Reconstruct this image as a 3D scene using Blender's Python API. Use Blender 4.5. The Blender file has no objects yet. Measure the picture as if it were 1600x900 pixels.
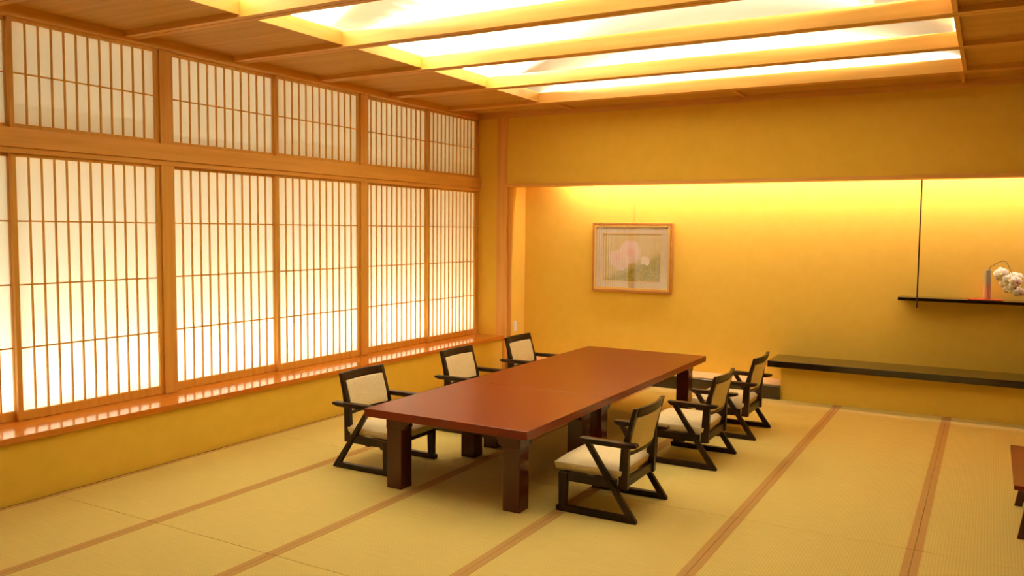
import bpy, bmesh, math, random
from mathutils import Vector, Matrix
random.seed(7)
C = bpy.context.scene.collection
scn = bpy.context.scene

# ------------------------------------------------------------------ camera, light, exposure
cd = bpy.data.cameras.new('camera'); cam = bpy.data.objects.new('camera', cd); C.objects.link(cam)
scn.camera = cam
YAW, PITCH, ROLL = math.radians(29.774), math.radians(-4.0005), math.radians(0.5434)
fw = Vector((-math.sin(YAW)*math.cos(PITCH), math.cos(YAW)*math.cos(PITCH), math.sin(PITCH)))
rt0 = Vector((math.cos(YAW), math.sin(YAW), 0)); up0 = rt0.cross(fw)
rt = rt0*math.cos(ROLL)+up0*math.sin(ROLL); up = -rt0*math.sin(ROLL)+up0*math.cos(ROLL)
mw = Matrix((rt, up, -fw)).transposed().to_4x4(); mw.translation = (4.8301, -0.1512, 1.6132)
cam.matrix_world = mw
cd.sensor_width = 36; cd.lens = 36*1305.9/1600; cd.clip_start = .02

scn.view_settings.view_transform = 'Standard'; scn.view_settings.look = 'None'
scn.view_settings.exposure = 0.80; scn.view_settings.gamma = 1; scn.view_settings.use_curve_mapping = False
scn.cycles.use_denoising = True
scn.cycles.max_bounces = 10; scn.cycles.diffuse_bounces = 7; scn.cycles.glossy_bounces = 4
scn.cycles.transparent_max_bounces = 8; scn.cycles.sample_clamp_indirect = 6
scn.cycles.caustics_reflective = False; scn.cycles.caustics_refractive = False

w = bpy.data.worlds.new('dark_outside'); scn.world = w; w.use_nodes = True
w.node_tree.nodes['Background'].inputs[0].default_value = (1, .7, .35, 1)
w.node_tree.nodes['Background'].inputs[1].default_value = 0.0

def area(name, loc, size_x, size_y, direction, power, col, spread=180):
    l = bpy.data.lights.new(name, 'AREA'); l.shape = 'RECTANGLE'; l.size = size_x; l.size_y = size_y
    l.energy = power; l.color = col; l.spread = math.radians(spread)
    o = bpy.data.objects.new(name, l); C.objects.link(o); o.location = loc
    d = Vector(direction).normalized()
    # local X along the strip: Y axis strips (size_x along world Y) or X axis strips
    ax = Vector((0, 1, 0)) if name.startswith('cove') or name.startswith('window') else Vector((1, 0, 0))
    zl = -d; xl = (ax-ax.dot(zl)*zl).normalized(); yl = zl.cross(xl)
    m = Matrix((xl, yl, zl)).transposed().to_4x4(); m.translation = loc; o.matrix_world = m
    return o
WARM = (1.0, .94, .76)
# tubes lying in the ceiling cove, behind the boards of the light well
for (x, dx, segs) in ((.70, .35, ((1.6, 2.8, 12), (2.9, 4.35, 150), (5.05, 6.9, 135))), (4.66, -.35, ((1.6, 2.8, 12), (2.9, 4.9, 150), (5.0, 6.9, 135)))):
    for (y0, y1, pw) in segs:
        area('cove_tube_light', (x, (y0+y1)/2, 3.005), y1-y0, .03, (dx, 0, 1), pw*(y1-y0), WARM)
# strip behind the lintel of the alcove
area('alcove_strip_light', (3.90, 8.235, 2.27), 6.5, .03, (0, .15, -1), 43, (1, .79, .86))
# strip behind the paper screens, at the foot of the windows
area('window_strip_light', (-1.30, 4.85, .50), 6.3, .12, (.8, 0, .6), 42, (1, .97, .86))
area('window_strip_light', (-.70, 4.85, .45), 6.3, .10, (.3, 0, 1), 58, (1, .98, .90))

# ------------------------------------------------------------------ materials
def mat(name, col, rough=.6, spec=.5, coat=0, **kw):
    m = bpy.data.materials.new(name); m.use_nodes = True
    b = m.node_tree.nodes['Principled BSDF']
    b.inputs['Base Color'].default_value = (*col, 1); b.inputs['Roughness'].default_value = rough
    b.inputs['Specular IOR Level'].default_value = spec; b.inputs['Coat Weight'].default_value = coat
    b.inputs['Coat Roughness'].default_value = kw.get('coat_rough', .1)
    return m
def noise_mix(m, c1, c2, scale, detail=4, stretch=(1, 1, 1), bump=0, lo=.35, hi=.65):
    nt = m.node_tree; b = nt.nodes['Principled BSDF']
    tc = nt.nodes.new('ShaderNodeTexCoord'); mp = nt.nodes.new('ShaderNodeMapping'); mp.inputs['Scale'].default_value = stretch
    n = nt.nodes.new('ShaderNodeTexNoise'); n.inputs['Scale'].default_value = scale; n.inputs['Detail'].default_value = detail
    r = nt.nodes.new('ShaderNodeValToRGB'); r.color_ramp.elements[0].position = lo; r.color_ramp.elements[1].position = hi
    r.color_ramp.elements[0].color = (*c1, 1); r.color_ramp.elements[1].color = (*c2, 1)
    nt.links.new(tc.outputs['Object'], mp.inputs[0]); nt.links.new(mp.outputs[0], n.inputs[0])
    nt.links.new(n.outputs[0], r.inputs[0]); nt.links.new(r.outputs[0], b.inputs['Base Color'])
    if bump:
        bp = nt.nodes.new('ShaderNodeBump'); bp.inputs['Strength'].default_value = bump; bp.inputs['Distance'].default_value = .002
        nt.links.new(n.outputs[0], bp.inputs['Height']); nt.links.new(bp.outputs[0], b.inputs['Normal'])
    return m
def wood(name, c1, c2, axis, rough=.45, spec=.4, coat=0, **kw):
    st = [22, 22, 22]; st[axis] = 1.2
    return noise_mix(mat(name, c1, rough, spec, coat, **kw), c1, c2, 1.0, 5, st)

M = {}
M['plaster'] = noise_mix(mat('yellow_plaster', (.8, .5, .09), .9, .2), (.80, .555, .07), (.825, .575, .08), 9, bump=.04)
M['vault'] = mat('vault_paint', (.86, .84, .76), .9, .2)
PW1, PW2 = (.70, .37, .065), (.80, .45, .105)
for i, a in enumerate('xyz'):
    M['pine_'+a] = wood('light_cypress_'+a, PW1, PW2, i)
M['pine_panel'] = wood('cypress_ceiling_board', (.56, .30, .03), (.65, .375, .06), 0, .5)
M['screen_wood'] = wood('screen_cypress', (.68, .36, .05), (.78, .44, .08), 2, .5)
M['sill'] = wood('polished_sill', (.62, .19, .015), (.70, .24, .02), 1, .14, .5, .3, coat_rough=.06)
M['lacquer_red'] = mat('red_brown_lacquer', (.19, .014, .002), .30, .45, .10, coat_rough=.2)
M['lacquer_leg'] = mat('brown_lacquer', (.07, .008, .002), .16, .4, .15, coat_rough=.06)
M['lacquer_black'] = mat('black_lacquer', (.012, .005, .003), .12, .6, .4, coat_rough=.08)
M['dark_wood'] = wood('dark_stained_wood', (.012, .005, .002), (.032, .013, .005), 2, .36, .25)
M['lining'] = mat('cavity_board', (.72, .70, .64), .9, .1)

def fabric():
    m = mat('cream_fabric', (.8, .7, .45), .9, .15)
    nt = m.node_tree; b = nt.nodes['Principled BSDF']
    tc = nt.nodes.new('ShaderNodeTexCoord')
    outs = []
    for st in ((20, 400, 400), (400, 20, 20)):
        mp = nt.nodes.new('ShaderNodeMapping'); mp.inputs['Scale'].default_value = st
        n = nt.nodes.new('ShaderNodeTexNoise'); n.inputs['Scale'].default_value = 1; n.inputs['Detail'].default_value = 2
        nt.links.new(tc.outputs['Object'], mp.inputs[0]); nt.links.new(mp.outputs[0], n.inputs[0]); outs.append(n)
    ad = nt.nodes.new('ShaderNodeMath'); ad.operation = 'ADD'
    nt.links.new(outs[0].outputs[0], ad.inputs[0]); nt.links.new(outs[1].outputs[0], ad.inputs[1])
    r = nt.nodes.new('ShaderNodeValToRGB'); r.color_ramp.elements[0].position = .35; r.color_ramp.elements[1].position = .65
    hf = nt.nodes.new('ShaderNodeMath'); hf.operation = 'MULTIPLY'; hf.inputs[1].default_value = .5
    nt.links.new(ad.outputs[0], hf.inputs[0]); nt.links.new(hf.outputs[0], r.inputs[0])
    r.color_ramp.elements[0].color = (.76, .65, .38, 1); r.color_ramp.elements[1].color = (.90, .80, .54, 1)
    nt.links.new(r.outputs[0], b.inputs['Base Color'])
    bp = nt.nodes.new('ShaderNodeBump'); bp.inputs['Strength'].default_value = .3; bp.inputs['Distance'].default_value = .001
    nt.links.new(hf.outputs[0], bp.inputs['Height']); nt.links.new(bp.outputs[0], b.inputs['Normal'])
    return m
M['fabric'] = fabric()

def paper():
    m = bpy.data.materials.new('screen_paper'); m.use_nodes = True; nt = m.node_tree; nt.nodes.clear()
    o = nt.nodes.new('ShaderNodeOutputMaterial'); mx = nt.nodes.new('ShaderNodeMixShader'); mx.inputs[0].default_value = .55
    d = nt.nodes.new('ShaderNodeBsdfDiffuse'); t = nt.nodes.new('ShaderNodeBsdfTranslucent')
    d.inputs[0].default_value = (.78, .72, .55, 1)
    tc = nt.nodes.new('ShaderNodeTexCoord'); mp = nt.nodes.new('ShaderNodeMapping'); mp.inputs['Scale'].default_value = (60, 60, 8)
    n = nt.nodes.new('ShaderNodeTexNoise'); n.inputs['Scale'].default_value = 1; n.inputs['Detail'].default_value = 3
    r = nt.nodes.new('ShaderNodeValToRGB'); r.color_ramp.elements[0].color = (.84, .82, .74, 1); r.color_ramp.elements[1].color = (.90, .88, .80, 1)
    nt.links.new(tc.outputs['Object'], mp.inputs[0]); nt.links.new(mp.outputs[0], n.inputs[0]); nt.links.new(n.outputs[0], r.inputs[0])
    nt.links.new(r.outputs[0], t.inputs[0])
    nt.links.new(d.outputs[0], mx.inputs[1]); nt.links.new(t.outputs[0], mx.inputs[2]); nt.links.new(mx.outputs[0], o.inputs[0])
    return m
M['paper'] = paper()

def tatami():
    m = mat('rush_mat', (.75, .6, .22), .75, .3)
    nt = m.node_tree; b = nt.nodes['Principled BSDF']; L = nt.links
    tc = nt.nodes.new('ShaderNodeTexCoord'); sp = nt.nodes.new('ShaderNodeSeparateXYZ'); L.new(tc.outputs['Object'], sp.inputs[0])
    mu = nt.nodes.new('ShaderNodeMath'); mu.operation = 'MULTIPLY'; mu.inputs[1].default_value = 2*math.pi/.0148
    si = nt.nodes.new('ShaderNodeMath'); si.operation = 'SINE'; L.new(sp.outputs[0], mu.inputs[0]); L.new(mu.outputs[0], si.inputs[0])
    mr = nt.nodes.new('ShaderNodeMapRange'); mr.inputs[1].default_value = -1; mr.inputs[2].default_value = 1
    mr.inputs[3].default_value = 0; mr.inputs[4].default_value = 1; L.new(si.outputs[0], mr.inputs[0])
    mx = nt.nodes.new('ShaderNodeMix'); mx.data_type = 'RGBA'
    mx.inputs[6].default_value = (.80, .655, .19, 1); mx.inputs[7].default_value = (.88, .73, .23, 1)
    L.new(mr.outputs[0], mx.inputs[0])
    mp = nt.nodes.new('ShaderNodeMapping'); mp.inputs['Scale'].default_value = (6, 260, 1); L.new(tc.outputs['Object'], mp.inputs[0])
    n = nt.nodes.new('ShaderNodeTexNoise'); n.inputs['Scale'].default_value = 1; n.inputs['Detail'].default_value = 3; L.new(mp.outputs[0], n.inputs[0])
    m2 = nt.nodes.new('ShaderNodeMix'); m2.data_type = 'RGBA'; m2.blend_type = 'MULTIPLY'; m2.inputs[0].default_value = .30
    L.new(mx.outputs[2], m2.inputs[6]); L.new(n.outputs[0], m2.inputs[7]); L.new(m2.outputs[2], b.inputs['Base Color'])
    bp = nt.nodes.new('ShaderNodeBump'); bp.inputs['Strength'].default_value = .22; bp.inputs['Distance'].default_value = .001
    L.new(mr.outputs[0], bp.inputs['Height']); L.new(bp.outputs[0], b.inputs['Normal'])
    return m
M['tatami'] = tatami()
M['mat_border'] = noise_mix(mat('brown_cloth_border', (.55, .31, .12), .85, .2), (.52, .315, .095), (.60, .375, .12), 300)
M['mat_gap'] = mat('mat_base_board', (.25, .16, .04), .9, .1)  # dark base board showing in the joints between mats
M['white_plastic'] = mat('white_plastic', (.85, .8, .7), .4)
M['metal'] = mat('dark_rod', (.05, .025, .012), .35, .5)
M['wire'] = mat('thin_wire', (.5, .42, .28), .4, .5)
M['vermilion'] = mat('vermilion_lacquer', (.55, .085, .015), .3, .5)
M['petal'] = mat('white_petal', (.72, .69, .44), .7, .3)
M['petal_lip'] = mat('purple_lip', (.22, .02, .03), .6, .3)
M['petal_throat'] = mat('yellow_throat', (.62, .5, .08), .6, .3)
M['stem'] = mat('flower_stem', (.12, .10, .03), .5, .3)
M['frame_brown'] = wood('picture_frame_wood', (.42, .18, .03), (.52, .24, .045), 0, .3, .5)
M['gold'] = mat('gold_slip', (.80, .52, .12), .35, .6); M['gold'].node_tree.nodes['Principled BSDF'].inputs['Metallic'].default_value = .5
M['mount'] = noise_mix(mat('beige_mount', (.62, .52, .34), .9, .1), (.62, .54, .30), (.68, .60, .35), 200)

# ------------------------------------------------------------------ mesh helpers
def box(bm, x0, x1, y0, y1, z0, z1, mi=0):
    v = [bm.verts.new((x, y, z)) for z in (z0, z1) for (x, y) in ((x0, y0), (x1, y0), (x1, y1), (x0, y1))]
    fs = [(3, 2, 1, 0), (4, 5, 6, 7), (0, 1, 5, 4), (1, 2, 6, 5), (2, 3, 7, 6), (3, 0, 4, 7)]
    out = []
    for f in fs:
        q = bm.faces.new([v[i] for i in f]); q.material_index = mi; out.append(q)
    return out
def prism(bm, poly, a0, a1, axis='y', mi=0):
    """polygon (u,v) extruded: axis y -> (u,a,v); axis x -> (a,u,v); axis z -> (u,v,a)"""
    f = {'y': lambda u, v, a: (u, a, v), 'x': lambda u, v, a: (a, u, v), 'z': lambda u, v, a: (u, v, a)}[axis]
    lo = [bm.verts.new(f(u, v, a0)) for u, v in poly]; hi = [bm.verts.new(f(u, v, a1)) for u, v in poly]
    n = len(poly)
    fs = [bm.faces.new(lo), bm.faces.new(hi[::-1])]
    for i in range(n):
        fs.append(bm.faces.new((lo[i], hi[i], hi[(i+1) % n], lo[(i+1) % n])))
    for q in fs: q.material_index = mi
def tube(bm, pts, r, seg=8):
    rings = []
    for i, p in enumerate(pts):
        p = Vector(p); a = Vector(pts[max(i-1, 0)]); b = Vector(pts[min(i+1, len(pts)-1)])
        t = (b-a).normalized(); u = t.orthogonal().normalized() if i == 0 else (pu-pu.dot(t)*t).normalized()
        pu = u; v = t.cross(u); rr = r[i] if isinstance(r, (list, tuple)) else r
        rings.append([bm.verts.new(p+rr*(u*math.cos(2*math.pi*k/seg)+v*math.sin(2*math.pi*k/seg))) for k in range(seg)])
    for A, B in zip(rings, rings[1:]):
        for k in range(seg):
            q = bm.faces.new((A[k], A[(k+1) % seg], B[(k+1) % seg], B[k])); q.smooth = True
    bm.faces.new(rings[0][::-1]); bm.faces.new(rings[-1])
def lathe(bm, prof, cx, cy, seg=40):
    rings = [[bm.verts.new((cx+r*math.cos(2*math.pi*k/seg), cy+r*math.sin(2*math.pi*k/seg), z)) for k in range(seg)] for r, z in prof]
    for A, B in zip(rings, rings[1:]):
        for k in range(seg):
            q = bm.faces.new((A[k], A[(k+1) % seg], B[(k+1) % seg], B[k])); q.smooth = True
    bm.faces.new(rings[0][::-1]); bm.faces.new(rings[-1])
def obj(name, bm, m, parent=None, bevel=0, seg=2):
    bmesh.ops.recalc_face_normals(bm, faces=bm.faces[:])
    me = bpy.data.meshes.new(name); bm.to_mesh(me); bm.free()
    for q in (m if isinstance(m, (list, tuple)) else [m]): me.materials.append(q)
    o = bpy.data.objects.new(name, me); C.objects.link(o)
    if parent: o.parent = parent
    if bevel:
        b = o.modifiers.new('bevel', 'BEVEL'); b.width = bevel; b.segments = seg; b.limit_method = 'ANGLE'
    return o
def boxes(name, lst, m, parent=None, bevel=0):
    bm = bmesh.new()
    for b in lst: box(bm, *b)
    return obj(name, bm, m, parent, bevel)
def struct(name, lst, m, bevel=0):
    o = boxes(name, lst, m, None, bevel); o['kind'] = 'structure'; return o
def empty(name, loc, label=None, cat=None, group=None, kind=None):
    o = bpy.data.objects.new(name, None); C.objects.link(o); o.location = loc; o.empty_display_size = .1
    tag(o, label, cat, group, kind); return o
def tag(o, label=None, cat=None, group=None, kind=None):
    if label: o['label'] = label
    if cat: o['category'] = cat
    if group: o['group'] = group
    if kind: o['kind'] = kind
    return o
TR = [0]
def trim(lst, m, label=None, bevel=.002):
    TR[0] += 1
    o = struct('trim_%d' % TR[0], lst, m, bevel)
    if label: o['label'] = label
    return o

# ------------------------------------------------------------------ room dimensions
XR, YN = 7.28, -2.6            # right wall, wall behind the camera
YF, YW = 8.08, 8.43            # front plane of the end wall, back of the alcove
XS, XWN = 0.0, -.35            # low wall under the sill, plane of the screens
ZC = 2.925                     # underside of the border boards
ZB = 2.888                     # underside of the beams

# floor: rush mats with brown cloth borders, laid edge to edge
bm = bmesh.new()
box(bm, -.02, XR, YN, YF, -.06, -.012, 2)
xb = [0.01, .916, 1.809, 2.74, 3.65, 4.555, 5.46, 6.37, XR]
yb = [YN, -.79, .98, 2.759, 4.491, 6.262, YF]
HB = .036
for i in range(len(xb)-1):
    for j in range(len(yb)-1):
        x0, x1, y0, y1 = xb[i]+.001, xb[i+1]-.001, yb[j]+.002, yb[j+1]-.002
        box(bm, x0+HB, x1-HB, y0, y1, -.012, 0, 0)
        box(bm, x0, x0+HB, y0, y1, -.012, .0012, 1)
        box(bm, x1-HB, x1, y0, y1, -.012, .0012, 1)
o = obj('floor', bm, [M['tatami'], M['mat_border'], M['mat_gap']]); o['kind'] = 'structure'
o['label'] = 'tatami mat floor with long brown cloth borders'

# left wall: low part under the sill and the plain part nearer the camera
struct('wall_left', [(XWN-.05, XS, 1.63, YF, 0, .362)], M['plaster'])
struct('wall_left_near', [(XWN-.05, XS, YN, 1.63, 0, 3.0)], M['plaster'])
M['unseen_plaster'] = mat('darkened_plaster', (.30, .19, .06), .9, .2)  # unseen walls, made darker to cut light bounced from the near side
struct('wall_right', [(XR, XR+.1, YN, YW+.1, 0, 3.0)], M['unseen_plaster'])
struct('wall_near', [(-.4, XR+.1, YN-.1, YN, 0, 3.0)], M['unseen_plaster'])
# end wall: stub beside the windows, upper wall over the alcove, alcove walls
struct('wall_end_stub', [(-1.6, -.085, YF, YF+.1, 0, 3.0)], M['plaster'])
struct('wall_back_upper', [(.041, XR, YF, YF+.08, 2.126, 3.0)], M['plaster'])
struct('wall_back', [(-.1, XR, YW, YW+.08, 0, 2.6)], M['plaster'])
struct('wall_alcove_side', [(.02, .093, YF+.045, YW, 0, 2.6)], M['plaster'])
struct('wall_alcove_base', [(3.12, XR, YF, YW, 0, .325)], M['plaster'])
struct('ceiling_alcove', [(-.1, XR, YF+.08, YW, 2.42, 2.5)], M['plaster'])
# corner post, jamb strip and lintel strip
trim([(-.085, .041, YF-.012, YF+.11, 0, 2.88)], M['pine_z'], 'cypress corner post between the windows and the alcove', .004)
trim([(.041, .093, YF+.03, YF+.045, 0, 2.118)], M['pine_z'], 'narrow jamb strip at the left edge of the alcove')
trim([(.041, XR, YF-.030, YF+.13, 2.091, 2.126)], M['pine_x'], 'thin lintel strip along the top of the alcove opening')
trim([(.088, .096, YW-.004, YW, .14, 2.4)], M['pine_z'], 'thin corner bead inside the alcove')

# window wall
trim([(XWN-.12, .026, 1.74, YF-.012, .362, .400)], M['sill'], 'polished orange wooden window sill under the paper screens', .003)
for k, (a, b) in enumerate([(1.63, 1.74), (3.812, 3.921), (5.99, 6.10)]):
    trim([(XWN-.07, -.325, a, b, .400, 2.86)], M['pine_z'],
         ['cypress window post left of the frame edge', 'cypress window post between the first and second pair of screens',
          'cypress window post between the second and third pair of screens'][k], .003)
trim([(XWN-.07, -.335, YF-.035, YF-.0, .400, 2.86)], M['pine_z'], 'thin jamb of the window wall against the end wall')
trim([(XWN-.09, -.300, 1.63, YF, 2.083, 2.200), (XWN-.09, -.318, 1.63, YF, 2.048, 2.083)], M['pine_y'],
     'wide horizontal cypress rail between upper and lower screens', .003)
trim([(XWN-.09, XWN, 1.63, YF, 2.862, 3.0)], M['pine_y'], 'head rail above the upper screens', .003)
# cavity behind the screens where the strip light stands
struct('wall_outside_cavity', [(-1.6, -1.55, 1.6, YF, .3, 3.0), (-1.55, XWN-.12, 1.6, YF, .36, .398), (-1.55, XWN-.09, 1.6, YF, 2.95, 3.0),
                               (-1.6, XWN-.05, 1.58, 1.62, .3, 3.0)], M['lining'])

WN = [0]
trim([(XWN-.075, XWN-.057, 1.74, YF-.035, .400, .440)], M['pine_y'], 'added strip blocking light leaks under the lower screens', 0)  # unseen strip, added to stop light leaking under the lower screens
def screen(y0, y1, z0, z1, front, rows, place, top=.018, bot=.058):
    WN[0] += 1
    xf = XWN+.008 if front else XWN-.027
    r = empty('window_%d' % WN[0], (xf, (y0+y1)/2, z0), place, None, None, 'structure')
    xb_, D, st = -.028, (y1-y0)/2, .030
    fr = boxes('screen_frame', [(xb_, 0, -D, -D+st, 0, z1-z0), (xb_, 0, D-st, D, 0, z1-z0),
                                (xb_, 0, -D+st, D-st, 0, bot), (xb_, 0, -D+st, D-st, z1-z0-top, z1-z0)], M['screen_wood'], r, .0015)
    li = []
    a, b, zb, zt = -D+st, D-st, bot, z1-z0-top
    for i in range(1, 12):
        y = a+(b-a)*i/12; li.append((-.017, -.004, y-.0045, y+.0045, zb, zt))
    for j in range(1, rows):
        z = zb+(zt-zb)*j/rows; li.append((-.017, -.007, a, b, z-.0046, z+.0046))
    boxes('lattice', li, M['screen_wood'], r)
    boxes('paper', [(-.019, -.0175, a, b, zb, zt)], M['paper'], r)
    return r
P = [(1.74, 2.795, 0), (2.765, 3.812, 1), (3.921, 4.965, 0), (4.935, 5.99, 1), (6.10, 7.125, 0), (7.095, YF-.035, 1)]
ordn = ['left edge screen', 'second screen from the left', 'third screen from the left', 'fourth screen from the left', 'fifth screen from the left', 'last screen before the end wall']
for (a, b, f), t in zip(P, ordn):
    screen(a, b, .401, 2.047, f, 4, 'tall lower paper screen, '+t)
    screen(a, b, 2.202, 2.862, f, 2, 'short upper paper screen, '+t, .022, .026)

# ------------------------------------------------------------------ ceiling
XW1, XW2 = .7965, 4.579
BY = [-2.2, -1.24, -.28, .67, 1.63, 2.575, 3.522, 4.456, 5.401, 6.40, 7.398]
BT = .110
YE = 7.62                                    # far end of the vault
struct('ceiling', [(XWN-.05, XW1-.02, YN, YF, ZC, ZC+.03), (XW2+.028, XR, YN, YF, ZC, ZC+.03),
                   (XW1-.02, XW2+.028, 7.398+BT, YF, ZC, ZC+.03), (XW1-.02, XW2+.028, YN, -2.2, ZC, ZC+.03)], M['pine_panel'])
for k, y in enumerate(BY):
    trim([(XWN+.05, XR, y, y+BT*.45, ZB, ZC), (XWN+.05, XR, y+BT*.45, y+BT*.55, ZB+.006, ZC), (XWN+.05, XR, y+BT*.55, y+BT, ZB, ZC),
          (XW1, XW2, y, y+BT, ZC, 2.992)], M['pine_x'], 'cypress ceiling beam, number %d from the end wall' % (len(BY)-k), 0)
# boards round the light well, between the beams
seg_l = [(XW1-.02, XW1, a+BT, b, ZC-.022, 3.0) for a, b in zip(BY, BY[1:])]
seg_r = [(XW2, XW2+.028, a+BT, b, ZB+.003, 3.0) for a, b in zip(BY, BY[1:])]
trim(seg_l, M['pine_y'], 'boards closing the left side of the ceiling light well', 0)
trim(seg_r, M['pine_y'], 'boards closing the right side of the ceiling light well', 0)
trim([(x, x+.028, 7.398+BT, YF-.03, ZB+.012, ZC) for x in (.86, 2.70, 4.55, 6.4)], M['pine_y'], 'short battens of the border ceiling by the end wall', 0)
trim([(XWN+.05, XR, YF-.032, YF, 2.868, ZC)], M['pine_x'], 'cornice strip along the end wall', 0)
trim([(XWN, XWN+.05, YN, YF-.032, 2.862, ZC)], M['pine_y'], 'cornice strip along the window wall', 0)
# the vault above the beams: shallow arch with a flat end
XM = (.55+4.83)/2-.06
bm = bmesh.new()
def arch(x): return 3.409-(x-2.64)**2*.0985
xs = [.47+(4.81-.47)*i/40 for i in range(41)]
lo = [bm.verts.new((x, YE, arch(x))) for x in xs]; hi = [bm.verts.new((x, -2.2, arch(x))) for x in xs]
for i in range(40):
    f = bm.faces.new((lo[i], lo[i+1], hi[i+1], hi[i])); f.smooth = True
for yy in (YE, -2.2):
    bm.faces.new([bm.verts.new((x, yy, arch(x))) for x in xs]+[bm.verts.new((xs[-1], yy, ZC+.03)), bm.verts.new((xs[0], yy, ZC+.03))])
o = obj('ceiling_vault', bm, M['vault']); o['kind'] = 'structure'
sol = o.modifiers.new('thickness', 'SOLIDIFY'); sol.thickness = .02; sol.offset = 1
# tops of the border boards inside the cove are painted like the vault
struct('ceiling_cove_ledge', [(.47, XW1-.02, -2.2, YE, ZC+.03, ZC+.034), (XW2+.028, 4.81, -2.2, YE, ZC+.03, ZC+.034)], M['vault'])
struct('ceiling_roof', [(-1.6, XR, YN, YW+.1, 3.5, 3.55)], M['vault'])

# ------------------------------------------------------------------ alcove
al = empty('alcove_step', (1.6, YF, 0), 'low alcove step with pale top and dark front, left of the black ledge', 'step')
al_in = Vector(al.location)
def rel(lst, o): return [(a-o[0], b-o[0], c-o[1], d-o[1], e-o[2], f-o[2]) for a, b, c, d, e, f in lst]
M['alcove_top'] = noise_mix(mat('pale_alcove_board', (.72, .5, .2), .5, .3), (.68, .46, .18), (.78, .55, .23), 3, 4, (1, 14, 1))
boxes('top_board', rel([(.094, 3.119, YF+.004, YW-.001, .100, .136)], al_in), M['alcove_top'], al)
boxes('front_board', rel([(.094, 3.119, YF-.04, YF+.003, .001, .126)], al_in), M['lacquer_black'], al, .003)
lg = boxes('display_ledge', [(3.016, XR-.002, 7.96, YW-.002, .326, .386)], M['lacquer_black'], None, .003)
tag(lg, 'long black lacquered ledge along the right half of the alcove', 'ledge')

sh = empty('hanging_shelf', (4.6, 8.3, 1.005), 'narrow black shelf hung in the alcove holding the vase', 'shelf')
o0 = Vector(sh.location)
boxes('shelf_board', rel([(4.111, XR-.002, 8.18, YW-.002, 1.005, 1.034)], o0), M['lacquer_black'], sh, .002)
bm = bmesh.new(); tube(bm, [(4.270-4.6, 8.174-8.3, .945-1.005), (4.270-4.6, 8.174-8.3, 2.41-1.005)], .0065, 10)
obj('hanging_rod', bm, M['metal'], sh)

# vase, tray, orchid
tr = boxes('tray', [(4.672, 4.940, 8.20, 8.37, 1.0345, 1.044)], M['vermilion'], None, .003)
tag(tr, 'flat vermilion tray under the vase on the hanging shelf', 'tray')
def vase_mat():
    m = mat('glazed_clay', (.6, .3, .2), .5, .4); nt = m.node_tree; b = nt.nodes['Principled BSDF']; L = nt.links
    tc = nt.nodes.new('ShaderNodeTexCoord'); sp = nt.nodes.new('ShaderNodeSeparateXYZ'); L.new(tc.outputs['Object'], sp.inputs[0])
    n = nt.nodes.new('ShaderNodeTexNoise'); n.inputs['Scale'].default_value = 14; n.inputs['Detail'].default_value = 3; L.new(tc.outputs['Object'], n.inputs[0])
    a = nt.nodes.new('ShaderNodeMath'); a.operation = 'MULTIPLY_ADD'; a.inputs[1].default_value = .16; L.new(n.outputs[0], a.inputs[0]); L.new(sp.outputs[2], a.inputs[2])
    r = nt.nodes.new('ShaderNodeValToRGB'); e = r.color_ramp.elements
    e[0].position = .16; e[0].color = (.56, .27, .11, 1); e[1].position = .25; e[1].color = (.40, .35, .20, 1)
    L.new(a.outputs[0], r.inputs[0]); L.new(r.outputs[0], b.inputs['Base Color']); return m
M['vase'] = vase_mat()
bm = bmesh.new(); lathe(bm, [(.030, 0), (.031, .004), (.0285, .03), (.0265, .12), (.0265, .25), (.0272, .2545), (.0235, .2545), (.022, .245), (.022, .02)], 0, 0)
va = obj('vase', bm, M['vase']); va.location = (4.816, 8.285, 1.0445)
tag(va, 'slim cylindrical clay vase, pinkish below and grey above, on the red tray', 'vase')

orc = empty('orchid_spray', (4.83, 8.285, 1.29), 'arching spray of white orchids with purple lips standing in the clay vase', 'flowers')
oo = Vector(orc.location)
pts = [Vector((4.822, 8.285, 1.10)), Vector((4.825, 8.285, 1.298)), Vector((4.853, 8.28, 1.338)), Vector((4.895, 8.27, 1.368)), Vector((4.928, 8.26, 1.38)), Vector((4.952, 8.25, 1.37)), Vector((4.973, 8.24, 1.327)), Vector((4.994, 8.235, 1.278)), Vector((5.011, 8.23, 1.207)), Vector((5.042, 8.225, 1.142))]
sm = []
for i in range(len(pts)-1):
    a, b, c, d = pts[max(i-1, 0)], pts[i], pts[i+1], pts[min(i+2, len(pts)-1)]
    for k in range(4):
        t = k/4; sm.append(.5*((2*b)+(c-a)*t+(2*a-5*b+4*c-d)*t*t+(3*b-a-3*c+d)*t*t*t)-oo)
sm.append(pts[-1]-oo)
bm = bmesh.new(); tube(bm, sm, .0028, 8); obj('stem', bm, M['stem'], orc)
def petal(bm, ang, ln, wd, tilt, R):
    n = 5; rows = []
    for i in range(n+1):
        t = i/n; w_ = wd*math.sin(math.pi*min(max(t*.92+.05, 0), 1))**.7
        cz = -tilt*ln*t*t
        row = []
        for k in range(5):
            s = (k-2)/2
            p = Vector((math.cos(ang)*ln*t-math.sin(ang)*w_*s, math.sin(ang)*ln*t+math.cos(ang)*w_*s, cz+.12*w_*(1-s*s)))
            row.append(bm.verts.new(R@p))
        rows.append(row)
    for A, B in zip(rows, rows[1:]):
        for k in range(4):
            f = bm.faces.new((A[k], A[k+1], B[k+1], B[k])); f.smooth = True
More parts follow.
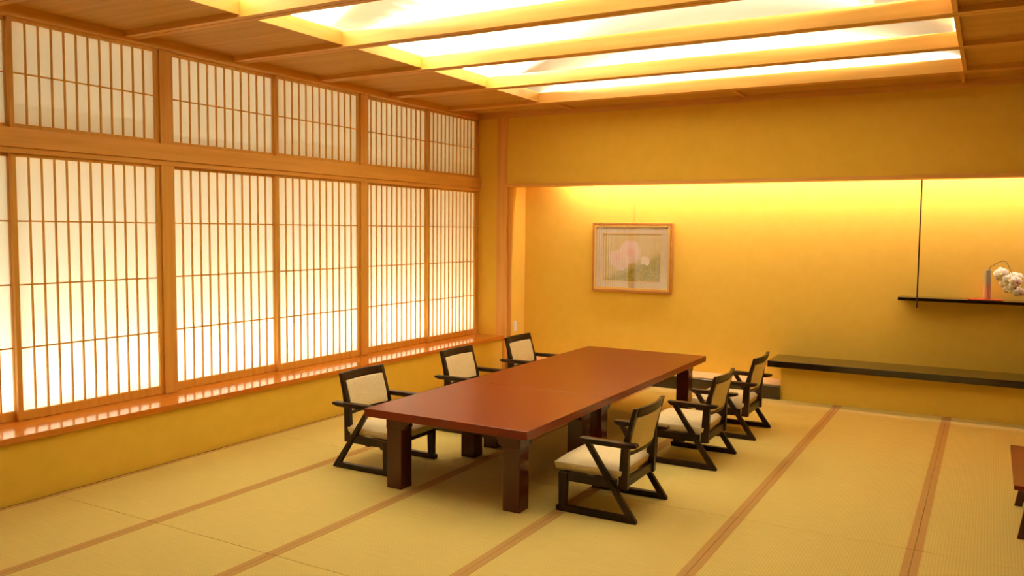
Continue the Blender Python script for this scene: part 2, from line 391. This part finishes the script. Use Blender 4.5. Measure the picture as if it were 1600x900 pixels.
def blossom(x_, y_, z_, size, nrm, roll, purple):
    size *= 1.12
    c = Vector((x_, y_, z_))-oo
    z = Vector(nrm).normalized(); x = Vector((0, 0, 1)).cross(z).normalized(); yv = z.cross(x)
    R = Matrix((x, yv, z)).transposed()@Matrix.Rotation(roll, 3, 'Z')
    bm = bmesh.new()
    for a, l, wd in ((90, 1, .42), (215, 1, .40), (325, 1, .40), (8, 1.02, .60), (172, 1.02, .60)):
        petal(bm, math.radians(a), size*l, size*wd, .25, R)
    b = obj('blossom', bm, M['petal'], orc); b.location = c
    s = b.modifiers.new('thickness', 'SOLIDIFY'); s.thickness = .0015
    bm = bmesh.new()
    petal(bm, math.radians(270), size*.42, size*.20, -.6, R)
    petal(bm, math.radians(240), size*.28, size*.12, -1.2, R); petal(bm, math.radians(300), size*.28, size*.12, -1.2, R)
    q = obj('blossom_lip', bm, M['petal_lip'] if purple else M['petal_throat'], b)
    q.location = R@Vector((0, 0, .006)); s = q.modifiers.new('thickness', 'SOLIDIFY'); s.thickness = .002
for a in [(4.9130, 8.2200, 1.2760, .052, (-.1, -1, .25), .2, 0), (4.9030, 8.2400, 1.2360, .040, (-.6, -1, -.1), -.3, 0), (4.9770, 8.2000, 1.2240, .046, (.1, -1, .1), -.2, 0),
          (4.9450, 8.2200, 1.1880, .042, (-.3, -1, -.1), .4, 0), (4.9810, 8.2100, 1.1350, .044, (-.1, -1, -.3), 0, 0), (5.0140, 8.2500, 1.2560, .040, (.2, -1, .5), .5, 0),
          (5.0290, 8.1700, 1.2110, .045, (.3, -1, .1), .1, 1), (5.0220, 8.1900, 1.1650, .042, (.1, -1, -.1), -.3, 1), (5.0560, 8.1800, 1.1180, .042, (.4, -1, -.2), .2, 1),
          (5.0570, 8.2300, 1.2420, .040, (.7, -1, .3), .9, 0)]:
    blossom(*a)

# picture
def picture_mat():
    m = mat('flower_painting', (.6, .5, .3), .8, .2); nt = m.node_tree; b = nt.nodes['Principled BSDF']; L = nt.links
    tc = nt.nodes.new('ShaderNodeTexCoord')
    n = nt.nodes.new('ShaderNodeTexNoise'); n.inputs['Scale'].default_value = 22; n.inputs['Detail'].default_value = 5; L.new(tc.outputs['Object'], n.inputs[0])
    off = nt.nodes.new('ShaderNodeVectorMath'); off.operation = 'MULTIPLY_ADD'; off.inputs[1].default_value = (.085, 0, .085)
    L.new(n.outputs['Color'], off.inputs[0]); L.new(tc.outputs['Object'], off.inputs[2])
    sp = nt.nodes.new('ShaderNodeSeparateXYZ'); L.new(off.outputs[0], sp.inputs[0])
    def math_(op, a, bb, c=None):
        q = nt.nodes.new('ShaderNodeMath'); q.operation = op
        for i, v in enumerate((a, bb, c)):
            if v is None: continue
            if isinstance(v, (int, float)): q.inputs[i].default_value = v
            else: L.new(v, q.inputs[i])
        return q.outputs[0]
    cur = None
    def mixc(fac, c1, c2):
        q = nt.nodes.new('ShaderNodeMix'); q.data_type = 'RGBA'
        if isinstance(fac, float): q.inputs[0].default_value = fac
        else: L.new(fac, q.inputs[0])
        for i, c in ((6, c1), (7, c2)):
            if isinstance(c, tuple): q.inputs[i].default_value = (*c, 1)
            else: L.new(c, q.inputs[i])
        return q.outputs[2]
    # leaves fill the lower right, below a slanting edge
    g = math_('MULTIPLY_ADD', sp.outputs[0], .45, math_('MULTIPLY', sp.outputs[2], -1.0))
    gm = nt.nodes.new('ShaderNodeMapRange'); gm.inputs[1].default_value = .035; gm.inputs[2].default_value = .13; L.new(g, gm.inputs[0])
    n2 = nt.nodes.new('ShaderNodeTexNoise'); n2.inputs['Scale'].default_value = 45; L.new(tc.outputs['Object'], n2.inputs[0])
    leaf = mixc(n2.outputs[0], (.12, .14, .015), (.55, .50, .10))
    cur = mixc(gm.outputs[0], (.64, .54, .22), leaf)
    for (cx, cz, r, col) in ((-.02, .055, .135, (.80, .66, .50)), (-.17, -.01, .105, (.78, .62, .47)), (-.125, -.09, .07, (.76, .61, .46)), (.165, -.035, .055, (.78, .70, .46)),
                             (-.02, .055, .05, (.80, .56, .42)), (-.16, -.01, .035, (.78, .54, .40))):
        dx = math_('SUBTRACT', sp.outputs[0], cx+.042); dz = math_('SUBTRACT', sp.outputs[2], cz+.042)
        d = math_('SQRT', math_('ADD', math_('MULTIPLY', dx, dx), math_('MULTIPLY', dz, dz)), 0)
        mr = nt.nodes.new('ShaderNodeMapRange'); mr.inputs[1].default_value = r; mr.inputs[2].default_value = r*.82; L.new(d, mr.inputs[0])
        cur = mixc(mr.outputs[0], cur, col)
    L.new(cur, b.inputs['Base Color']); return m
M['picture'] = picture_mat()
def glass_mat():
    m = bpy.data.materials.new('picture_glass'); m.use_nodes = True; nt = m.node_tree; nt.nodes.clear()
    o = nt.nodes.new('ShaderNodeOutputMaterial'); mx = nt.nodes.new('ShaderNodeMixShader'); t = nt.nodes.new('ShaderNodeBsdfTransparent'); g = nt.nodes.new('ShaderNodeBsdfGlossy')
    g.inputs['Roughness'].default_value = .012; mx.inputs[0].default_value = .10
    nt.links.new(t.outputs[0], mx.inputs[1]); nt.links.new(g.outputs[0], mx.inputs[2]); nt.links.new(mx.outputs[0], o.inputs[0])
    return m
M['glass'] = glass_mat()
pc = empty('framed_picture', (1.431, YW, 1.320), 'framed painting of pale pink flowers over green leaves, hung on the alcove wall', 'picture')
hw, hh = .461, .377
def ring(w0, h0, w1, h1, y0, y1):     # rectangular ring between two sizes
    return [(-w0, -w1, y0, y1, -h0, h0), (w1, w0, y0, y1, -h0, h0), (-w1, w1, y0, y1, h1, h0), (-w1, w1, y0, y1, -h0, -h1)]
boxes('frame', ring(hw, hh, hw-.022, hh-.022, -.040, -.002), M['frame_brown'], pc, .003)
boxes('gold_slip', ring(hw-.022, hh-.022, hw-.046, hh-.046, -.037, -.006), M['gold'], pc, .003)
boxes('mount', ring(hw-.046, hh-.046, .338, .262, -.030, -.008), M['mount'], pc)
boxes('inner_fillet', ring(.338, .262, .331, .255, -.032, -.007), M['gold'], pc)
boxes('painting', [(-.331, .331, -.029, -.008, -.255, .255)], M['picture'], pc)
boxes('glass_pane', [(-hw+.046, hw-.046, -.0345, -.0335, -hh+.046, hh-.046)], M['glass'], pc)
bm = bmesh.new(); tube(bm, [(.02, -.006, hh-.01), (.02, -.006, 1.09)], .0012, 6); obj('hanging_wire', bm, M['wire'], pc)

# socket in the alcove side wall
so = empty('wall_socket', (.093, 8.205, .50), 'small white wall socket low on the left side of the alcove', 'socket')
boxes('cover_plate', [(0, .006, -.035, .035, -.06, .06)], M['white_plastic'], so, .002)
boxes('outlet_insert', [(.006, .009, -.014, .014, -.035, .035)], M['white_plastic'], so, .001)

# ------------------------------------------------------------------ tables
def bracket(sx, sy):
    """cap over a leg with coved arms reaching inwards along both edges; leg axis at origin, z=0 at the cap's foot"""
    bm = bmesh.new(); h = .0775; a = .0585
    box(bm, -a, a, -a, a, 0, h)
    low = [(0, 0), (.018, .003), (.028, .012), (.032, .028), (.036, .036), (.046, .044), (.058, .056), (.072, .068), (.085, h)]
    poly = [(a, h)]+[(a+u, v) for u, v in low]
    for ax in 'yx':
        q = (sx if ax == 'y' else sy); o_ = (sy if ax == 'y' else sx)
        lo_, hi_ = (-a, -a+.03) if o_ > 0 else (a-.03, a)
        prism(bm, [(q*u, v) for u, v in poly], lo_, hi_, ax)
    return bm
def table(y0, y1, label, ly0, ly1):
    x0, x1, zt = 1.51, 2.66, .503
    cx, cy = (x0+x1)/2, (y0+y1)/2
    t = empty('low_table', (cx, cy, 0), label, 'table', 'low lacquered tables in the middle')
    boxes('tabletop', [(x0-cx, x1-cx, y0-cy+.001, y1-cy-.001, zt-.050, zt)], M['lacquer_red'], t, .0025)
    lw = .111
    for lx in (1.618, 2.455):
        for ly, s in ((ly0, 1), (ly1, -1)):
            ax, ay = lx+lw/2-cx, ly+lw/2-cy
            L_ = boxes('leg', [(-lw/2, lw/2, -lw/2, lw/2, 0, zt-.128)], M['lacquer_leg'], t, .004); L_.location = (ax, ay, 0)
            b = obj('leg_bracket', bracket(1 if lx < 2 else -1, s), M['lacquer_leg'], t, .002); b.location = (ax, ay, zt-.1278)
    ya, yb_ = ly0+lw+.02-cy, ly1-.02-cy
    boxes('apron', [(1.66-cx, 1.68-cx, ya, yb_, zt-.082, zt-.051), (2.505-cx, 2.525-cx, ya, yb_, zt-.082, zt-.051),
                    (1.74-cx, 2.44-cx, ly0-cy+.045, ly0-cy+.065, zt-.075, zt-.051), (1.74-cx, 2.44-cx, ly1-cy+.045, ly1-cy+.065, zt-.075, zt-.051)], M['lacquer_leg'], t, .002)
    return t
table(3.825, 4.96, 'shorter red-brown lacquered low table, nearer the camera', 3.913, 4.755)
table(4.96, 7.15, 'longer red-brown lacquered low table, farther, towards the alcove', 5.055, 6.955)

# low table at the right edge of the picture
st = empty('side_table', (5.42, 5.28, 0), 'small low reddish lacquered table with splayed legs at the right edge', 'table')
boxes('tabletop', [(-.435, .435, -.48, .48, .300, .325)], M['lacquer_red'], st, .004)
for sx in (-1, 1):
    for sy in (-1, 1):
        bm = bmesh.new()
        a = [(sx*.36, sy*.30), (sx*.30, sy*.30), (sx*.30, sy*.25), (sx*.36, sy*.25)]; b = [(sx*.405, sy*.33), (sx*.365, sy*.33), (sx*.365, sy*.295), (sx*.405, sy*.295)]
        v0 = [bm.verts.new((p[0], p[1], .265)) for p in a]; v1 = [bm.verts.new((p[0], p[1], 0)) for p in b]
        bm.faces.new(v0); bm.faces.new(v1)
        for i in range(4): bm.faces.new((v0[i], v0[(i+1) % 4], v1[(i+1) % 4], v1[i]))
        obj('leg', bm, M['lacquer_leg'], st, .003)
boxes('apron', [(-.37, .37, -.315, -.295, .255, .30), (-.37, .37, .295, .315, .255, .30), (-.37, -.35, -.295, .295, .255, .30), (.35, .37, -.295, .295, .255, .30)], M['lacquer_leg'], st)

# ------------------------------------------------------------------ chairs (built facing +X, rear tips at x=0, near side at y=0)
WD = .535
def side(bm, poly, s, t, inset=0):
    """profile extruded to a board of thickness t on the near (s=0) or far (s=1) side"""
    a, b = (inset, inset+t) if s == 0 else (WD-inset-t, WD-inset)
    prism(bm, poly, a, b, 'y')
def make_chair():
    r = empty('tatami_chair', (0, 0, 0))
    dw = M['dark_wood']
    for s in (0, 1):
        for nm, poly, t, ins in (
            ('runner', [(.022, 0), (.490, 0), (.492, .030), (.478, .036), (.052, .036)], .036, 0),
            ('front_leg', [(.430, .030), (.474, .030), (.478, .229), (.422, .229), (.424, .178)], .034, .001),
            ('diagonal_brace', [(0, 0), (.040, 0), (.075, .055), (.160, .182), (.325, .428), (.290, .428), (.122, .182), (.0, .012)], .030, .003)):
            bm = bmesh.new(); side(bm, poly, s, t, ins); obj(nm, bm, dw, r, .003)
        # armrest: a little wider than the side frame, pointed at the front and curving in at the rear
        bm = bmesh.new()
        e = -.010 if s == 0 else WD-.042
        pr_ = [(.0, .430), (.008, .446), (.345, .448), (.348, .438), (.325, .418), (.05, .418)]
        prism(bm, pr_, e, e+.052, 'y'); obj('armrest', bm, dw, r, .004)
    bm = bmesh.new()
    for s in (0, 1): side(bm, [(.126, .178), (.435, .178), (.435, .229), (.126, .229)], s, .028, .014)
    box(bm, .082, .108, .074, WD-.074, .178, .229); box(bm, .43, .456, .036, WD-.035, .180, .229)
    box(bm, .24, .28, .048, WD-.048, .160, .200)
    box(bm, .44, .468, .034, WD-.034, .190, .215)
    obj('seat_frame', bm, dw, r, .002)
    # cushion
    bm = bmesh.new(); nx, ny = 14, 14
    x0, x1, y0, y1, zb = .100, .522, .034, WD-.034, .230
    def sh_(u): return (1-abs(2*u-1)**5)
    top = [[None]*(ny+1) for _ in range(nx+1)]
    for i in range(nx+1):
        for j in range(ny+1):
            u, v = i/nx, j/ny
            top[i][j] = bm.verts.new((x0+(x1-x0)*u, y0+(y1-y0)*v, zb+.046+.036*(sh_(u)*sh_(v))**.6))
    bot = [[bm.verts.new((x0+.008+(x1-x0-.016)*i/nx, y0+.006+(y1-y0-.012)*j/ny, zb)) for j in range(ny+1)] for i in range(nx+1)]
    for i in range(nx):
        for j in range(ny):
            f = bm.faces.new((top[i][j], top[i+1][j], top[i+1][j+1], top[i][j+1])); f.smooth = True
            bm.faces.new((bot[i][j], bot[i][j+1], bot[i+1][j+1], bot[i+1][j]))
    for i in range(nx):
        for j in (0, ny):
            f = bm.faces.new((top[i][j], top[i+1][j], bot[i+1][j], bot[i][j])); f.smooth = True
    for j in range(ny):
        for i in (0, nx):
            f = bm.faces.new((top[i][j], top[i][j+1], bot[i][j+1], bot[i][j])); f.smooth = True
    obj('seat_cushion', bm, M['fabric'], r, .004)
    # backrest: uprights lean back, rails and pad curve backwards between them
    def bx(z): return .095-(z-.45)*.286 if z > .45 else .095+(.45-z)*.15      # front edge of the uprights
    for s in (0, 1):
        bm = bmesh.new()
        poly = [(.125, .172), (.112, .400), (.101, .430), (bx(.50), .50), (bx(.635), .635), (bx(.635)-.022, .635), (bx(.50)-.027, .50), (.064, .430), (.066, .400), (.070, .172)]
        side(bm, poly, s, .034, .038); obj('back_post', bm, dw, r, .003)
    ya, yb_ = .072, WD-.072
    def curved(z0, z1, th, sag, y0, y1, off=0):
        bm = bmesh.new(); n = 14; nz = 4; F = []; B = []
        for i in range(n+1):
            t = i/n; y = y0+(y1-y0)*t; q = 1-(2*(y-ya)/(yb_-ya)-1)**2
            fr, bk = [], []
            for k in range(nz+1):
                z = z0+(z1-z0)*k/nz; x = bx(z)-sag*q-off
                fr.append(bm.verts.new((x, y, z))); bk.append(bm.verts.new((x-th, y, z)))
            F.append(fr); B.append(bk)
        for i in range(n):
            for k in range(nz):
                bm.faces.new((F[i][k], F[i+1][k], F[i+1][k+1], F[i][k+1])).smooth = True
                bm.faces.new((B[i][k], B[i][k+1], B[i+1][k+1], B[i+1][k])).smooth = True
            bm.faces.new((F[i][nz], F[i+1][nz], B[i+1][nz], B[i][nz])); bm.faces.new((F[i][0], B[i][0], B[i+1][0], F[i+1][0]))
        for k in range(nz):
            bm.faces.new((F[0][k], F[0][k+1], B[0][k+1], B[0][k])); bm.faces.new((F[n][k], B[n][k], B[n][k+1], F[n][k+1]))
        return bm
    obj('top_rail', curved(.580, .634, .020, .022, ya, yb_, .004), dw, r, .002)
    obj('bottom_rail', curved(.356, .380, .024, .022, ya, yb_, .004), dw, r, .002)
    obj('back_pad', curved(.3805, .5795, .034, .022, ya+.0005, yb_-.0005, -.004), M['fabric'], r, .005)
    return r
proto = make_chair()
def place(o, x, y, flip, label):
    if flip: o.location = (x, y+WD, 0); o.rotation_euler = (0, 0, math.pi)
    else: o.location = (x, y, 0)
    tag(o, label, 'chair', 'low chairs round the tables')
def dup(r):
    c = r.copy(); C.objects.link(c)
    for ch in list(r.children):
        d = ch.copy(); C.objects.link(d); d.parent = c
    return c
spots = [(3.203, 4.082, 1, 'dark low armchair with cream cushions, nearest chair on the right side of the tables'),
         (3.287, 5.333, 1, 'dark low armchair with cream cushions, middle chair on the right side of the tables'),
         (3.312, 6.306, 1, 'dark low armchair with cream cushions, farthest on the right side, near the black ledge'),
         (1.019, 4.085, 0, 'dark low armchair with cream cushions, nearest chair on the window side'),
         (1.010, 5.290, 0, 'dark low armchair with cream cushions, middle chair on the window side'),
         (1.020, 6.300, 0, 'dark low armchair with cream cushions, farthest chair on the window side, by the corner post')]
chairs = [proto]+[dup(proto) for _ in spots[1:]]
for c, (x, y, f, lab) in zip(chairs, spots): place(c, x, y, f, lab)
